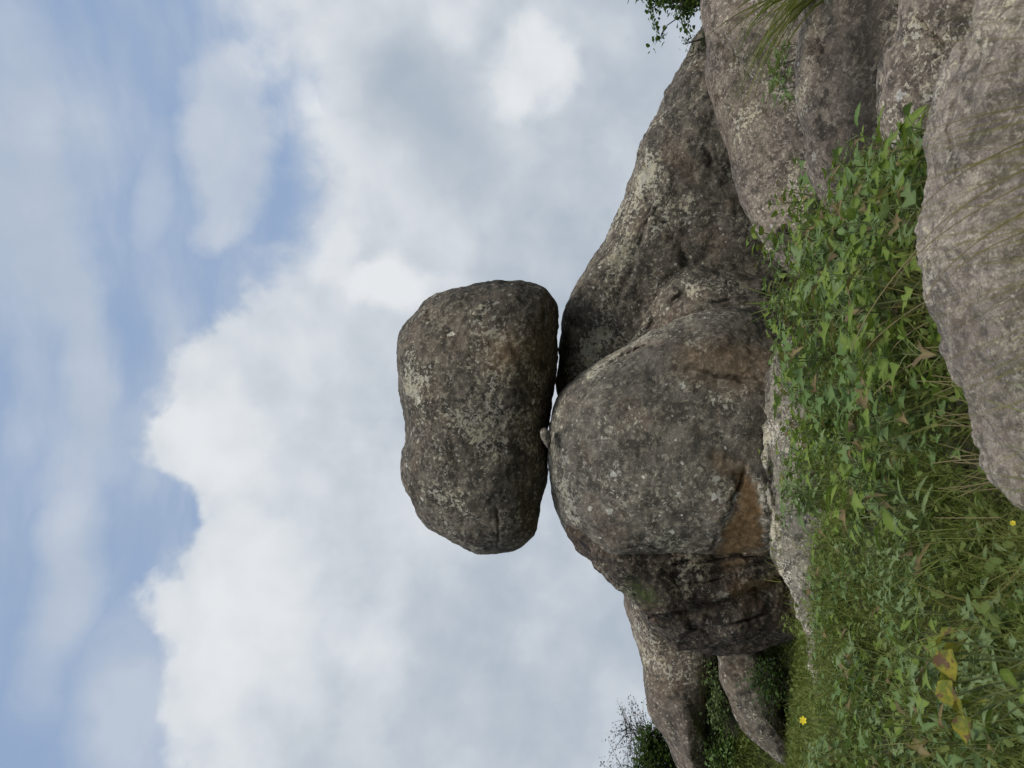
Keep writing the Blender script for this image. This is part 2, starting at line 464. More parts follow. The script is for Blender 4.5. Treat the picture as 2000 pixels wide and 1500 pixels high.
M['ledge_granite'] = rock_mat('ledge_granite', (0.095, 0.085, 0.070), (0.225, 0.205, 0.165), (0.36, 0.33, 0.265), lichen=(0.50, 0.48, 0.41), lich=0.85, black=0.8, spots=0.6, warm=(0.17, 0.13, 0.09), warm_amt=0.4, sc=1.4)
M['near_granite'] = rock_mat('near_granite', (0.17, 0.145, 0.122), (0.33, 0.285, 0.238), (0.48, 0.425, 0.35), lichen=(0.55, 0.51, 0.42), lich=0.75, black=0.55, spots=0.4, warm=(0.27, 0.20, 0.155), warm_amt=0.4, sc=2.8, bump=0.95)

def leaf_mat(name, c1, c2, c3, rough=0.55, trans=0.38, scale=3.0):
    mt, N, b, out = new_mat(name)
    oi = N.add('ShaderNodeObjectInfo').outputs['Random']
    at = N.attr('tint')
    g = N.add('ShaderNodeNewGeometry').outputs['Position']
    nz = N.noise(g, scale, 4, 0.6)
    t = N.math('ADD', N.math('MULTIPLY', oi, 0.35), N.math('ADD', N.math('MULTIPLY', at, 0.55), N.math('MULTIPLY', nz, 0.45)))
    col = N.mix(N.step(t, 0.25, 0.70), c1, c2)
    col = N.mix(N.step(t, 0.72, 1.15), col, c3)
    N.put(b.inputs['Base Color'], col)
    b.inputs['Roughness'].default_value = rough; b.inputs['Specular IOR Level'].default_value = 0.2
    tr = N.add('ShaderNodeBsdfTranslucent'); N.put(tr.inputs[0], N.mix(0.5, col, (0.12, 0.17, 0.02)))
    ms = N.add('ShaderNodeMixShader'); ms.inputs[0].default_value = trans
    N.l.new(b.outputs[0], ms.inputs[1]); N.l.new(tr.outputs[0], ms.inputs[2]); N.l.new(ms.outputs[0], out.inputs[0])
    return mt
M['grass'] = leaf_mat('grass_blade', (0.11, 0.135, 0.028), (0.205, 0.235, 0.055), (0.34, 0.30, 0.12))
M['bright_grass'] = leaf_mat('bright_grass_blade', (0.13, 0.18, 0.03), (0.22, 0.29, 0.05), (0.33, 0.36, 0.09))
M['dead_leaf'] = leaf_mat('dead_leaf', (0.10, 0.07, 0.035), (0.20, 0.14, 0.07), (0.30, 0.24, 0.10), scale=12)
M['cover'] = leaf_mat('ground_cover_leaf', (0.075, 0.108, 0.026), (0.155, 0.205, 0.048), (0.24, 0.25, 0.075))
M['weed'] = leaf_mat('weed_leaf', (0.085, 0.140, 0.045), (0.150, 0.235, 0.070), (0.20, 0.28, 0.10), scale=6)
M['weed_pale'] = leaf_mat('pale_weed_leaf', (0.115, 0.165, 0.065), (0.18, 0.25, 0.095), (0.26, 0.33, 0.14), scale=6)
M['weed_bright'] = leaf_mat('bright_weed_leaf', (0.10, 0.155, 0.025), (0.165, 0.24, 0.04), (0.25, 0.32, 0.07), scale=6)
M['stem'] = leaf_mat('green_stem', (0.10, 0.13, 0.04), (0.15, 0.18, 0.07), (0.22, 0.20, 0.09), trans=0.1)
M['straw'] = leaf_mat('dry_straw', (0.10, 0.085, 0.04), (0.20, 0.16, 0.075), (0.30, 0.24, 0.12), trans=0.1)
M['olive_grass'] = leaf_mat('olive_grass_blade', (0.12, 0.115, 0.028), (0.22, 0.20, 0.055), (0.32, 0.265, 0.10))
M['shrub'] = leaf_mat('shrub_leaf', (0.032, 0.060, 0.018), (0.070, 0.115, 0.032), (0.12, 0.165, 0.05))
M['pale_twig'] = leaf_mat('pale_dry_leaf', (0.10, 0.095, 0.085), (0.17, 0.16, 0.15), (0.30, 0.29, 0.28), trans=0.15)
M['bark'] = leaf_mat('bark', (0.045, 0.036, 0.028), (0.075, 0.060, 0.047), (0.11, 0.09, 0.07), trans=0.0)
M['yellow_leaf'] = leaf_mat('yellowing_leaf', (0.16, 0.075, 0.035), (0.34, 0.28, 0.035), (0.26, 0.32, 0.04), scale=30)
_N = NT(M['yellow_leaf'].node_tree)
_g = _N.add('ShaderNodeNewGeometry').outputs['Position']
_c = _N.mix(_N.step(_N.noise(_g, 26, 5, 0.65), 0.42, 0.56), (0.36, 0.31, 0.04), (0.17, 0.20, 0.03))
_c = _N.mix(_N.step(_N.noise(_N.vmath('ADD', _g, (4, 9, 2)), 32, 5, 0.7), 0.52, 0.60), _c, (0.15, 0.07, 0.045))
_N.put([n for n in _N.n if n.type == 'BSDF_PRINCIPLED'][0].inputs['Base Color'], _c)
M['petal'] = leaf_mat('yellow_petal', (0.62, 0.48, 0.02), (0.70, 0.56, 0.03), (0.74, 0.62, 0.05), trans=0.15)

def ground_mat():
    mt, N, b, out = new_mat('soil_and_moss')
    g = N.add('ShaderNodeNewGeometry').outputs['Position']
    a = N.noise(g, 2.2, 7, 0.65); c = N.noise(g, 17, 5, 0.6)
    col = N.mix(N.step(a, 0.38, 0.62), (0.050, 0.040, 0.026), (0.045, 0.062, 0.020))
    col = N.mix(N.math('MULTIPLY', N.step(c, 0.5, 0.7), 0.5), col, (0.10, 0.085, 0.05))
    N.put(b.inputs['Base Color'], col); b.inputs['Roughness'].default_value = 0.95
    bp = N.add('ShaderNodeBump'); bp.inputs['Distance'].default_value = 0.06; N.put(bp.inputs['Height'], c)
    N.l.new(bp.outputs[0], b.inputs['Normal'])
    return mt
M['ground'] = ground_mat()

# ------------------------------------------------------------------ terrain
def ground_z(x, y):
    x = np.asarray(x, float); y = np.asarray(y, float)
    z = 0.10 + 0.060 * np.clip(y, -40, 12)
    z = z + 0.16 * np.clip(y - 13, 0, 9)
    z = z - 0.09 * np.clip(y - 24, 0, 60)
    near = np.exp(-((x / 14) ** 2 + ((y - 8) / 14) ** 2))
    p = np.stack([x * 0.45, y * 0.45, 0 * x + 3.3], -1).reshape(-1, 3)
    z = z + (0.16 * fbm(p, 3).reshape(z.shape)) * near
    far = smooth01((np.hypot(x, y) - 60) / 300)
    p2 = np.stack([x * 0.006, y * 0.006, 0 * x + 8.1], -1).reshape(-1, 3)
    z = z + far * 6 * fbm(p2, 3).reshape(z.shape)
    # hollow between the near rock and the weeds
    z = z - 0.40 * np.exp(-(((x + 0.25) / 0.40) ** 2 + ((y - 3.55) / 0.42) ** 2))
    z = z + 0.85 * smooth01((-x - 3.2) / 1.6) * smooth01((y - 13.6) / 1.6) * (1 - smooth01((y - 20) / 12))
    z = z + 0.10 * smooth01((-x - 1.0) / 2) * smooth01((y - 2) / 3) * (1 - smooth01((y - 6) / 3))
    z = z - 0.22 * smooth01((-x - 1.8) / 1.5) * smooth01((y - 7.6) / 1.6) * (1 - smooth01((y - 13.5) / 1.5))
    z = z - 0.60 * smooth01((x - 0.17 * y - 0.15) / 0.7) * smooth01((y - 2.5) / 1.5) * (1 - smooth01((y - 10) / 2))
    return z
def terrain():
    t = np.linspace(-1, 1, 261)
    gx = 9 * t + 2500 * np.sign(t) * np.abs(t) ** 9
    gy = 9 + 11 * t + 2500 * np.sign(t) * np.abs(t) ** 9
    X, Y = np.meshgrid(gx, gy, indexing='ij')
    v = np.stack([X, Y, ground_z(X, Y)], -1).reshape(-1, 3)
    idx = np.arange(261 * 261).reshape(261, 261)
    f = np.stack([idx[:-1, :-1], idx[1:, :-1], idx[1:, 1:], idx[:-1, 1:]], -1).reshape(-1, 4)
    o = link('ground', mesh_np('ground', v, f), M['ground'])
    tag(o, 'dark soil and moss of the hillside under the weeds', None, None, 'structure')
    return o
GROUND = terrain()

# ------------------------------------------------------------------ the rocks
rock('balanced_boulder', 'big dark boulder balanced on the round boulder, flat underneath and humped on top',
     [(996, 548), (1028, 549), (1060, 558), (1080, 574), (1091, 600), (1092, 640), (1089, 690), (1084, 740), (1075, 800), (1066, 850), (1070, 890),
      (1071, 936), (1060, 992), (1050, 1040), (1030, 1064), (1000, 1078), (970, 1082), (932, 1079), (880, 1052), (836, 1026),
      (806, 984), (784, 932), (781, 892), (791, 860), (787, 816), (780, 772), (774, 724), (772, 676), (782, 645), (812, 606),
      (846, 576), (892, 560), (948, 551)],
     12.1, 1.45, 1.4, fit=2, gx=0.0005, n=2.9, nstar=2.5, res=150, mat=M['dark_granite'], seed=1, big=(0.6, 0.04), mid=(2.2, 0.026), fine=(9, 0.010),
     cracks=[([(832, 590), (838, 640)], 6, 0.05), ([(1066, 560), (1062, 640), (1058, 740)], 7, 0.05), ([(968, 985), (972, 1070)], 4, 0.05)],
     streaks=[([(985, 700), (1000, 690), (1030, 680)], 40, 'ochre', 0.38), ([(835, 760), (850, 870), (860, 960)], 55, 'pale', 0.42),
              ([(960, 560), (1010, 570)], 60, 'dark', 0.3), ([(925, 862), (938, 858)], 6, 'pale', 1.4)])

rock('round_boulder', 'huge round grey boulder carrying the balanced boulder, with an orange scar at its foot',
     [(1066, 880), (1072, 945), (1085, 994), (1112, 1047), (1148, 1094), (1186, 1126), (1232, 1124), (1310, 1110), (1385, 1100), (1510, 1082), (1600, 1020),
      (1640, 870), (1610, 700), (1520, 640), (1465, 612), (1415, 602), (1345, 612), (1280, 640), (1200, 688), (1130, 736),
      (1094, 766), (1074, 799), (1066, 840)],
     12.0, 1.75, 1.6, fit=2, n=2.25, res=160, mat=M['grey_granite'], seed=2, big=(0.55, 0.07), mid=(2.4, 0.022), fine=(9, 0.009),
     cracks=[([(1184, 709), (1220, 694), (1262, 676), (1290, 672)], 7, 0.09),
             ([(1268, 640), (1310, 634), (1345, 622)], 6, 0.10),
             ([(1455, 905), (1440, 950), (1434, 972), (1416, 1020), (1398, 1058), (1380, 1085)], 5, 0.09),
             ([(1165, 920), (1195, 942), (1230, 955), (1256, 979), (1290, 990)], 4, 0.03), ([(1110, 1000), (1180, 1040), (1240, 1070), (1300, 1075)], 4, 0.03),
             ([(1330, 720), (1362, 716), (1400, 735), (1500, 745)], 8, 0.05)],
     patches=[([(1424, 915), (1455, 910), (1484, 935), (1492, 994), (1502, 1074), (1440, 1092), (1384, 1088), (1409, 1042), (1423, 1006), (1438, 965)], 0.05, 'ochre')],
     streaks=[([(1360, 700), (1420, 700), (1480, 720)], 42, 'ochre', 0.40), ([(1080, 800), (1074, 900), (1100, 1010)], 22, 'pale', 0.6),
              ([(1140, 725), (1200, 690), (1270, 645), (1350, 615)], 16, 'pale', 0.8),
              ([(1340, 660), (1440, 650)], 40, 'dark', 0.3), ([(1405, 905), (1440, 915)], 22, 'ochre', 0.38), ([(1380, 1092), (1490, 1088)], 12, 'ochre', 0.5), ([(1405, 1070), (1440, 1085)], 10, 'ochre', 0.8)])

rock('dark_block', 'dark layered brown-black rock wedged against the round boulder beside its orange scar',
     [(1110, 1020), (1145, 1089), (1181, 1132), (1229, 1172), (1262, 1222), (1310, 1264), (1364, 1271), (1415, 1274), (1475, 1267), (1526, 1246),
      (1590, 1220), (1620, 1140), (1600, 1040), (1500, 1000), (1400, 990), (1250, 990)],
     12.15, 1.15, 1.3, fit=2, gx=0.0018, n=3.1, res=130, mat=M['black_granite'], seed=3, big=(0.8, 0.10), mid=(2.8, 0.045), fine=(8, 0.014),
     cracks=[([(1310, 1104), (1382, 1094), (1505, 1078)], 6, 0.10), ([(1330, 1125), (1300, 1122), (1250, 1120)], 4, 0.05),
             ([(1536, 1120), (1480, 1150), (1440, 1160), (1400, 1175), (1360, 1186)], 5, 0.08), ([(1520, 1195), (1460, 1215), (1400, 1225), (1340, 1225)], 5, 0.07),
             ([(1345, 1140), (1420, 1130), (1470, 1118)], 4, 0.06)],
     steps=[([(1340, 1190), (1440, 1165), (1500, 1140), (1540, 1115)], 1, 0.16, 60), ([(1380, 1110), (1450, 1105), (1510, 1090)], 1, 0.07, 30)],
     streaks=[([(1440, 1158), (1490, 1145), (1520, 1130)], 12, 'ochre', 0.7), ([(1420, 1108), (1450, 1100)], 9, 'ochre', 0.6), ([(1235, 1150), (1270, 1165)], 18, 'moss', 0.9),
              ([(1150, 1095), (1180, 1125)], 10, 'pale', 0.5)])

rock('shoulder_boulder', 'low dark boulder between the round boulder and the black hollow under the ridge',
     [(1180, 735), (1215, 668), (1258, 603), (1301, 549), (1340, 526), (1415, 519), (1475, 528), (1530, 545), (1600, 590), (1600, 690), (1480, 760), (1320, 790), (1220, 780)],
     12.4, 0.95, 0.9, n=2.5, res=90, mat=M['dark_granite'], seed=4, big=(0.9, 0.07), mid=(2.8, 0.03),
     cracks=[([(1340, 570), (1300, 600), (1262, 640)], 12, 0.09), ([(1300, 545), (1360, 590), (1440, 590)], 5, 0.04)], streaks=[([(1335, 545), (1345, 565)], 14, 'pale', 0.8), ([(1210, 690), (1260, 625)], 14, 'pale', 0.6)])

rock('ridge_rock', 'long dark leaning ridge rock streaked with pale lichen, behind the round boulder',
     [(1110, 900), (1094, 790), (1098, 660), (1113, 583), (1150, 530), (1175, 485), (1206, 425), (1214, 396), (1238, 330), (1256, 270), (1290, 215), (1320, 152),
      (1350, 100), (1392, 30), (1450, 0), (1500, 150), (1520, 300), (1560, 420), (1590, 540), (1480, 660), (1400, 720), (1340, 820), (1260, 920), (1170, 950)],
     12.95, 1.0, 1.3, center=(1320, 370), fit=0, n=2.8, res=150, mat=M['dark_granite'], seed=5, big=(0.7, 0.05), mid=(2.4, 0.045), fine=(8, 0.012),
     cracks=[([(1270, 395), (1290, 425), (1312, 452)], 7, 0.12), ([(1250, 300), (1275, 350), (1300, 380)], 6, 0.05),
             ([(1310, 450), (1330, 500), (1345, 525)], 7, 0.08), ([(1370, 270), (1385, 300), (1390, 330)], 6, 0.06)],
     steps=[([(1200, 640), (1240, 520), (1270, 420)], -1, 0.14, 50)],
     streaks=[([(1120, 735), (1165, 650), (1195, 570), (1215, 500), (1235, 420), (1262, 330)], 24, 'pale', 0.85), ([(1470, 440), (1440, 490)], 50, 'dark', 0.4)])  # dark streak paints the hollow's shade onto the rock

rock('ledge_slab', 'long low pale ledge slab running along the foot of the round boulder',
     [(1512, 650), (1500, 715), (1507, 754), (1499, 805), (1490, 860), (1487, 920), (1496, 980), (1505, 1055), (1526, 1115), (1544, 1175), (1562, 1250),
      (1582, 1305), (1602, 1365), (1640, 1420), (1690, 1380), (1700, 1200), (1690, 1000), (1680, 850), (1640, 720), (1570, 650)],
     10.3, 0.50, 0.5, gx=-0.0075, n=3.2, res=100, mat=M['ledge_granite'], seed=6, big=(1.0, 0.10), mid=(3.2, 0.05), fine=(10, 0.016), cat='rock ledge',
     cracks=[([(1500, 860), (1504, 950), (1515, 1020), (1530, 1085)], 7, 0.10), ([(1505, 765), (1545, 775)], 5, 0.07)],
     streaks=[([(1495, 860), (1492, 940), (1505, 1030), (1530, 1110), (1560, 1220)], 12, 'pale', 0.7)])

rock('upper_tier_slab', 'uppermost brown slab of the stacked slabs, its end tucked under the ridge rock',
     [(1366, -40), (1377, 60), (1378, 150), (1385, 205), (1401, 270), (1422, 330), (1438, 390), (1462, 440), (1500, 490), (1545, 545),
      (1620, 560), (1680, 440), (1700, 200), (1700, -120), (1620, -320), (1430, -320)],
     10.3, 0.70, 0.9, fit=4, lift=0.75, gx=-0.0028, n=2.9, res=90, mat=M['brown_granite'], seed=7, big=(0.6, 0.05), mid=(2.6, 0.018), cat='rock slab',
     cracks=[([(1392, 80), (1440, 112), (1470, 118)], 5, 0.07), ([(1500, 110), (1470, 115)], 6, 0.06)],
     steps=[([(1440, 112), (1480, 190), (1520, 240), (1560, 300)], 1, 0.10, 60)],
     streaks=[([(1390, 160), (1400, 220), (1420, 300)], 14, 'ochre', 0.15), ([(1470, 140), (1510, 160), (1530, 180)], 26, 'pale', 0.7), ([(1540, 320), (1560, 380)], 26, 'pale', 0.6),
              ([(1450, 440), (1500, 500)], 18, 'pale', 0.5)])

rock('middle_tier_slab', 'middle slab of the stacked slabs, pale upper band over a lower face painted with overhang shade',
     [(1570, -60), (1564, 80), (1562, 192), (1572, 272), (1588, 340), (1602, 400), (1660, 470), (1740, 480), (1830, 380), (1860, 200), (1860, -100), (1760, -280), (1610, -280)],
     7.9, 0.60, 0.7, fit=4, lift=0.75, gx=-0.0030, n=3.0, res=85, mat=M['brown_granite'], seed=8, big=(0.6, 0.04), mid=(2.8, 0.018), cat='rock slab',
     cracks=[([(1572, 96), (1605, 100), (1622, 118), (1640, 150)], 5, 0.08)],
     streaks=[([(1705, -20), (1690, 100), (1695, 220), (1670, 330)], 52, 'dark', 0.95)])  # dark streak puts the overhang's shade into the lower face's colour

rock('lower_tier_slab', 'lowest rounded slab of the stacked slabs, just behind the broad near rock',
     [(1772, -80), (1754, 40), (1726, 104), (1716, 168), (1720, 256), (1740, 310), (1800, 420), (1880, 460), (2000, 350), (2020, 100), (1960, -150), (1830, -200)],
     5.9, 0.42, 0.5, fit=4, lift=0.6, gx=-0.0020, n=2.6, res=90, mat=M['brown_granite'], seed=9, big=(1.0, 0.03), mid=(3.2, 0.014), cat='rock slab',
     cracks=[([(1790, 30), (1830, 80), (1850, 100)], 5, 0.06)], streaks=[([(1800, 30), (1780, 200)], 20, 'pale', 0.4)])

rock('near_rock', 'broad pinkish grey near rock partly veiled by thin leaning grass',
     [(1915, -80), (1897, 8), (1872, 60), (1848, 132), (1820, 224), (1807, 262), (1803, 340), (1793, 400), (1788, 440), (1796, 500), (1813, 592),
      (1835, 650), (1850, 740), (1885, 820), (1912, 890), (1950, 960), (2040, 1010), (2180, 980), (2330, 780), (2380, 400), (2300, 0), (2100, -150)],
     2.95, 0.42, 0.5, fit=14, lift=0.0, gx=-0.0014, n=2.8, res=110, mat=M['near_granite'], seed=10, big=(1.3, 0.045), mid=(5, 0.024), fine=(22, 0.008), cat='rock',
     cracks=[([(1900, 40), (1870, 130), (1850, 250), (1870, 330)], 8, 0.015)], streaks=[])

rock('left_slab', 'brown-grey sloping slab behind the dark layered rock, below the bare bush',
     [(1222, 1110), (1237, 1230), (1247, 1284), (1255, 1344), (1261, 1389), (1276, 1419), (1306, 1461), (1337, 1512), (1362, 1540), (1380, 1480),
      (1378, 1425), (1392, 1374), (1400, 1320), (1420, 1250), (1420, 1120), (1320, 1060)],
     15.5, 1.3, 1.5, fit=0, n=2.6, res=90, mat=M['slab_granite'], seed=11, big=(0.6, 0.08), mid=(2.2, 0.035), cat='rock slab',
     streaks=[([(1270, 1200), (1270, 1300), (1275, 1400)], 26, 'pale', 0.35), ([(1375, 1310), (1385, 1370)], 14, 'ochre', 0.3), ([(1365, 1420), (1370, 1480)], 14, 'pale', 0.6)])

rock('low_outcrop', 'low pointed grey outcrop rising from the grass in front of the green shrub',
     [(1392, 1250), (1399, 1287), (1408, 1329), (1426, 1377), (1450, 1416), (1486, 1455), (1527, 1496), (1560, 1540), (1570, 1500), (1535, 1430), (1520, 1360), (1500, 1300), (1460, 1240)],
     13.6, 0.6, 0.6, fit=0, n=2.5, res=80, mat=M['dark_granite'], seed=12, big=(0.8, 0.06), mid=(2.6, 0.03), cat='rock',
     streaks=[([(1405, 1300), (1420, 1365), (1470, 1435), (1520, 1490)], 8, 'ochre', 0.12)])

rock('chock_stone', 'small chock stone pinched between the balanced boulder and the round boulder',
     [(1056, 848), (1058, 838), (1066, 836), (1074, 846), (1076, 866), (1070, 876), (1062, 866)],
     10.75, 0.10, 0.12, n=2.4, res=24, mat=M['dark_granite'], seed=13, big=(3, 0.01), mid=(8, 0.006), fine=(20, 0.002), cat='stone')

bpy.context.view_layer.update()
DG = bpy.context.evaluated_depsgraph_get()
def drop(x, y, top=12.0):
    """what a plumb line meets first: (object name, point, normal)"""
    ok, loc, nrm, _, ob, _ = SC.ray_cast(DG, (x, y, top), (0, 0, -1))
    return (ob.name, loc, nrm) if ok else (None, None, None)

# ------------------------------------------------------------------ vegetation helpers
R = random.Random(11)
def blades(base, length, lean, width, bend, tint, seg=3):
    """grass blades as tapered curved strips; all arguments are arrays, lean is a horizontal unit-ish vector (n,2)"""
    n = len(base); a = rng.uniform(0, 2 * math.pi, n)
    side = np.stack([np.cos(a), np.sin(a), 0 * a], 1)
    V = []; Tn = []
    for k in range(seg + 1):
        t = k / seg
        hor = (lean * (0.25 * t + bend[:, None] * t * t)) * length[:, None]
        up = length * (t - 0.38 * np.clip(bend, 0, 1.6) * t ** 2.2)
        c = base + np.concatenate([hor, up[:, None]], 1)
        w = width * (1 - t ** 1.6) + width * 0.04
        V += [c - side * w[:, None] / 2, c + side * w[:, None] / 2]; Tn += [tint, tint]
    m_ = 2 * (seg + 1)
    v = np.stack(V, 1).reshape(-1, 3); tn = np.stack(Tn, 1).reshape(-1)
    q = np.array([[2 * k, 2 * k + 1, 2 * k + 3, 2 * k + 2] for k in range(seg)])
    f = (q[None] + (np.arange(n) * m_)[:, None, None]).reshape(-1, 4)
    return v, f, tn

def leaves(base, size, tint, droop=0.5):
    """small folded pointed leaves (two quads each) scattered with random heading"""
    n = len(base); a = rng.uniform(0, 2 * math.pi, n); el = rng.uniform(-droop, 0.9, n)
    d = np.stack([np.cos(a) * np.cos(el), np.sin(a) * np.cos(el), np.sin(el)], 1)
    sd = np.stack([-np.sin(a), np.cos(a), rng.uniform(-0.5, 0.5, n)], 1)
    up = np.cross(d, sd)
    s_ = size[:, None]; wd = rng.uniform(0.26, 0.42, n)[:, None]
    b_ = base; m_ = base + d * s_ * 0.5 - up * 0.03 * s_; t_ = base + d * s_ - up * 0.10 * s_
    def o(x, y, z): return base + d * s_ * x + sd * s_ * wd * y + up * s_ * z
    v = np.stack([b_, m_, t_, o(.16, .62, .04), o(.55, .92, .08), o(.98, .10, -.09), o(.16, -.62, .04), o(.55, -.92, .08), o(.98, -.10, -.09)], 1).reshape(-1, 3)
    q = np.array([[0, 1, 4, 3], [1, 2, 5, 4], [0, 6, 7, 1], [1, 7, 8, 2]])
    f = (q[None] + (np.arange(n) * 9)[:, None, None]).reshape(-1, 4)
    tn = np.repeat(tint, 9).reshape(n, 9); tn[:, :3] += 0.12
    return v, f, tn.reshape(-1)

def tube(pts, r0, r1, sides=6):
    pts = np.asarray(pts, float); n = len(pts); V = []
    for i in range(n):
        t = pts[min(i + 1, n - 1)] - pts[max(i - 1, 0)]; t /= np.linalg.norm(t) + 1e-9
        a = np.cross(t, [0.3, 0.2, 0.93] if abs(t[2]) < 0.9 else [1, 0, 0]); a /= np.linalg.norm(a) + 1e-9
        b = np.cross(t, a); r = r0 + (r1 - r0) * i / (n - 1)
        for k in range(sides):
            th = 2 * math.pi * k / sides
            V.append(pts[i] + r * (a * math.cos(th) + b * math.sin(th)))
    f = [[i * sides + k, i * sides + (k + 1) % sides, (i + 1) * sides + (k + 1) % sides, (i + 1) * sides + k] for i in range(n - 1) for k in range(sides)]
    return np.array(V), np.array(f)
def join(parts):
    V = []; Fs = []; o = 0
    for v, f in parts:
        V.append(v); Fs.append(f + o); o += len(v)
    return np.concatenate(V), np.concatenate(Fs)
def arc(a, b, sag, n=8):
    a = np.asarray(a, float); b = np.asarray(b, float); t = np.linspace(0, 1, n)[:, None]
    return a + (b - a) * t + np.asarray(sag, float) * 4 * t * (1 - t)

def leaf_mesh(name, half, fold=0.22, droop=0.25, wave=0.0):
    """half: (along, out) points from base to tip down one side; a midrib is set between"""
    V = []; Fq = []
    n = len(half)
    for x, y in half:
        z = -droop * x * x
        V.append((x, 0, z - 0.012))
        V.append((x + 0, y, z + fold * y + wave * math.sin(9 * x)))
        V.append((x + 0, -y, z + fold * y - wave * math.sin(9 * x + 1)))
    for i in range(n - 1):
        a, b = 3 * i, 3 * i + 3
        Fq += [[a, b, b + 1, a + 1], [a, a + 2, b + 2, b]]
    v = np.array(V, float)
    return mesh_np(name, v, np.array(Fq), {'tint': np.clip(0.2 + 0.45 * v[:, 0] + np.where(np.abs(v[:, 1]) < 1e-6, 0.85, 0.0), 0, 1.4)}, smooth=True)
def soft(half):
    p = np.array(half, float); q = [p[0]]
    for a_, b_ in zip(p[:-1], p[1:]): q += [0.72 * a_ + 0.28 * b_, 0.28 * a_ + 0.72 * b_]
    return [tuple(x) for x in q] + [tuple(p[-1])]
LOBED = soft([(0, 0.015), (0.06, 0.16), (0.20, 0.46), (0.27, 0.42), (0.30, 0.19), (0.38, 0.16), (0.56, 0.40), (0.62, 0.36), (0.62, 0.15), (0.72, 0.15), (0.86, 0.10), (1.0, 0.004)])
LANCE = [(0, 0.01), (0.08, 0.05), (0.22, 0.13), (0.26, 0.11), (0.42, 0.17), (0.47, 0.14), (0.63, 0.15), (0.68, 0.11), (0.84, 0.07), (1.0, 0.004)]
HEART = [(-0.10, 0.16), (-0.06, 0.30), (0.08, 0.40), (0.28, 0.43), (0.48, 0.36), (0.68, 0.23), (0.86, 0.10), (1.0, 0.006)]

def make_plant(kind, seed, leafmats):
    """list of parts for one weed about 1 m tall (scaled when set out): stem mesh + leaf meshes with matrices"""
    r = random.Random(seed)
    half = {'lobed': LOBED, 'lance': LANCE, 'heart': HEART}[kind]
    lm = [leaf_mesh(kind + '_leaf', half, 0.15 + 0.15 * r.random(), 0.15 + 0.35 * r.random(), 0.02) for _ in range(3)] + [leaf_mesh('dead_leaf', half, 0.6, 0.9, 0.05)]
    lm[3].materials.append(M['dead_leaf'])
    stems = []; spots = []
    for b in range(r.randint(2, 3) if kind == 'lobed' else r.randint(3, 4)):
        a0 = r.uniform(0, 6.28); sprd = r.uniform(0.12, 0.42); H = r.uniform(0.65, 1.0)
        tip = np.array([math.cos(a0) * sprd, math.sin(a0) * sprd, H])
        path = arc((0.03 * math.cos(a0), 0.03 * math.sin(a0), -0.10), tip, (0, 0, 0.06), 7)
        stems.append(tube(path, 0.016, 0.006, 5))
        nl = r.randint(5, 8)
        for i in range(nl):
            t = 0.30 + 0.70 * (i + 0.5) / nl
            p = path[0] + (path[-1] - path[0]) * t + np.array([0, 0, 0.06]) * 4 * t * (1 - t)
            ang = a0 + i * 2.4 + r.uniform(-0.4, 0.4)
            pl = r.uniform(0.08, 0.16)
            q = p + np.array([math.cos(ang) * pl, math.sin(ang) * pl, pl * 0.6])
            stems.append(tube(np.array([p, (p + q) / 2 + [0, 0, 0.01], q]), 0.007, 0.004, 4))
            size = r.uniform(0.20, 0.42) * (1.1 - 0.5 * abs(t - 0.55)) * {'lobed': 1.0, 'lance': 0.95, 'heart': 0.62}[kind]
            el = r.uniform(-0.15, 0.75)
            mtx = Matrix.Translation(Vector(q)) @ Euler((r.uniform(-0.5, 0.5), -el, ang), 'XYZ').to_matrix().to_4x4() @ Matrix.Diagonal((size, size * r.uniform(0.8, 1.15), size, 1))
            spots.append((lm[3] if r.random() < 0.04 else r.choice(lm[:3]), mtx))
    v, f = join(stems)
    sm = mesh_np('stem', v, f, {'tint': np.full(len(v), 0.4)})
    sm.materials.append(M['stem'])
    return sm, spots

PROTO = {}
for kind, mats, nv in (('lobed', ('weed', 'weed_pale', 'weed_bright'), 3), ('lance', ('weed', 'weed_pale', 'weed_bright'), 2), ('heart', ('weed', 'weed_pale', 'weed_bright'), 2)):
    for mk in mats:
        for k in range(nv):
            sm, spots = make_plant(kind, 100 * k + len(mk) * 7 + len(kind), mats)
            for me_, _ in spots:
                if not me_.materials: me_.materials.append(M[mk])
            PROTO.setdefault((kind, mk), []).append((sm, spots))

def set_plant(kind, mk, loc, h, name, label, cat, group, tilt=0.15, maxleaf=99):
    sm, spots = R.choice(PROTO[(kind, mk)])
    root = bpy.data.objects.new(name, None); COL.objects.link(root)
    root.location = loc; root.rotation_euler = (R.uniform(-tilt, tilt), R.uniform(-tilt, tilt), R.uniform(0, 6.28))
    root.scale = (h, h, h * R.uniform(0.85, 1.1)); root.empty_display_size = 0.1
    tag(root, label, cat, group)
    st = bpy.data.objects.new('stem', sm); COL.objects.link(st); st.parent = root
    for me_, mtx in spots[:maxleaf]:
        lf = bpy.data.objects.new('leaf', me_); COL.objects.link(lf); lf.parent = root; lf.matrix_local = mtx
    return root

# ground points: plumb lines that reach the soil without meeting a rock
def soil_points(n, y0, y1, xa, xb, power=1.3, allow=()):
    out = []
    u = rng.random(n); e_ = 1 - power
    ys = (y0 ** e_ + u * (y1 ** e_ - y0 ** e_)) ** (1 / e_)
    xs = rng.uniform(0, 1, n)
    for y, t in zip(ys, xs):
        x = (xa + (xb - xa) * t) * (y + 1.2)
        nm, loc, nr = drop(x, y)
        if nm == 'ground' or (nm in allow and nr.z > 0.75 and R.random() < 0.22): out.append(loc)
    return np.array([tuple(p) for p in out])

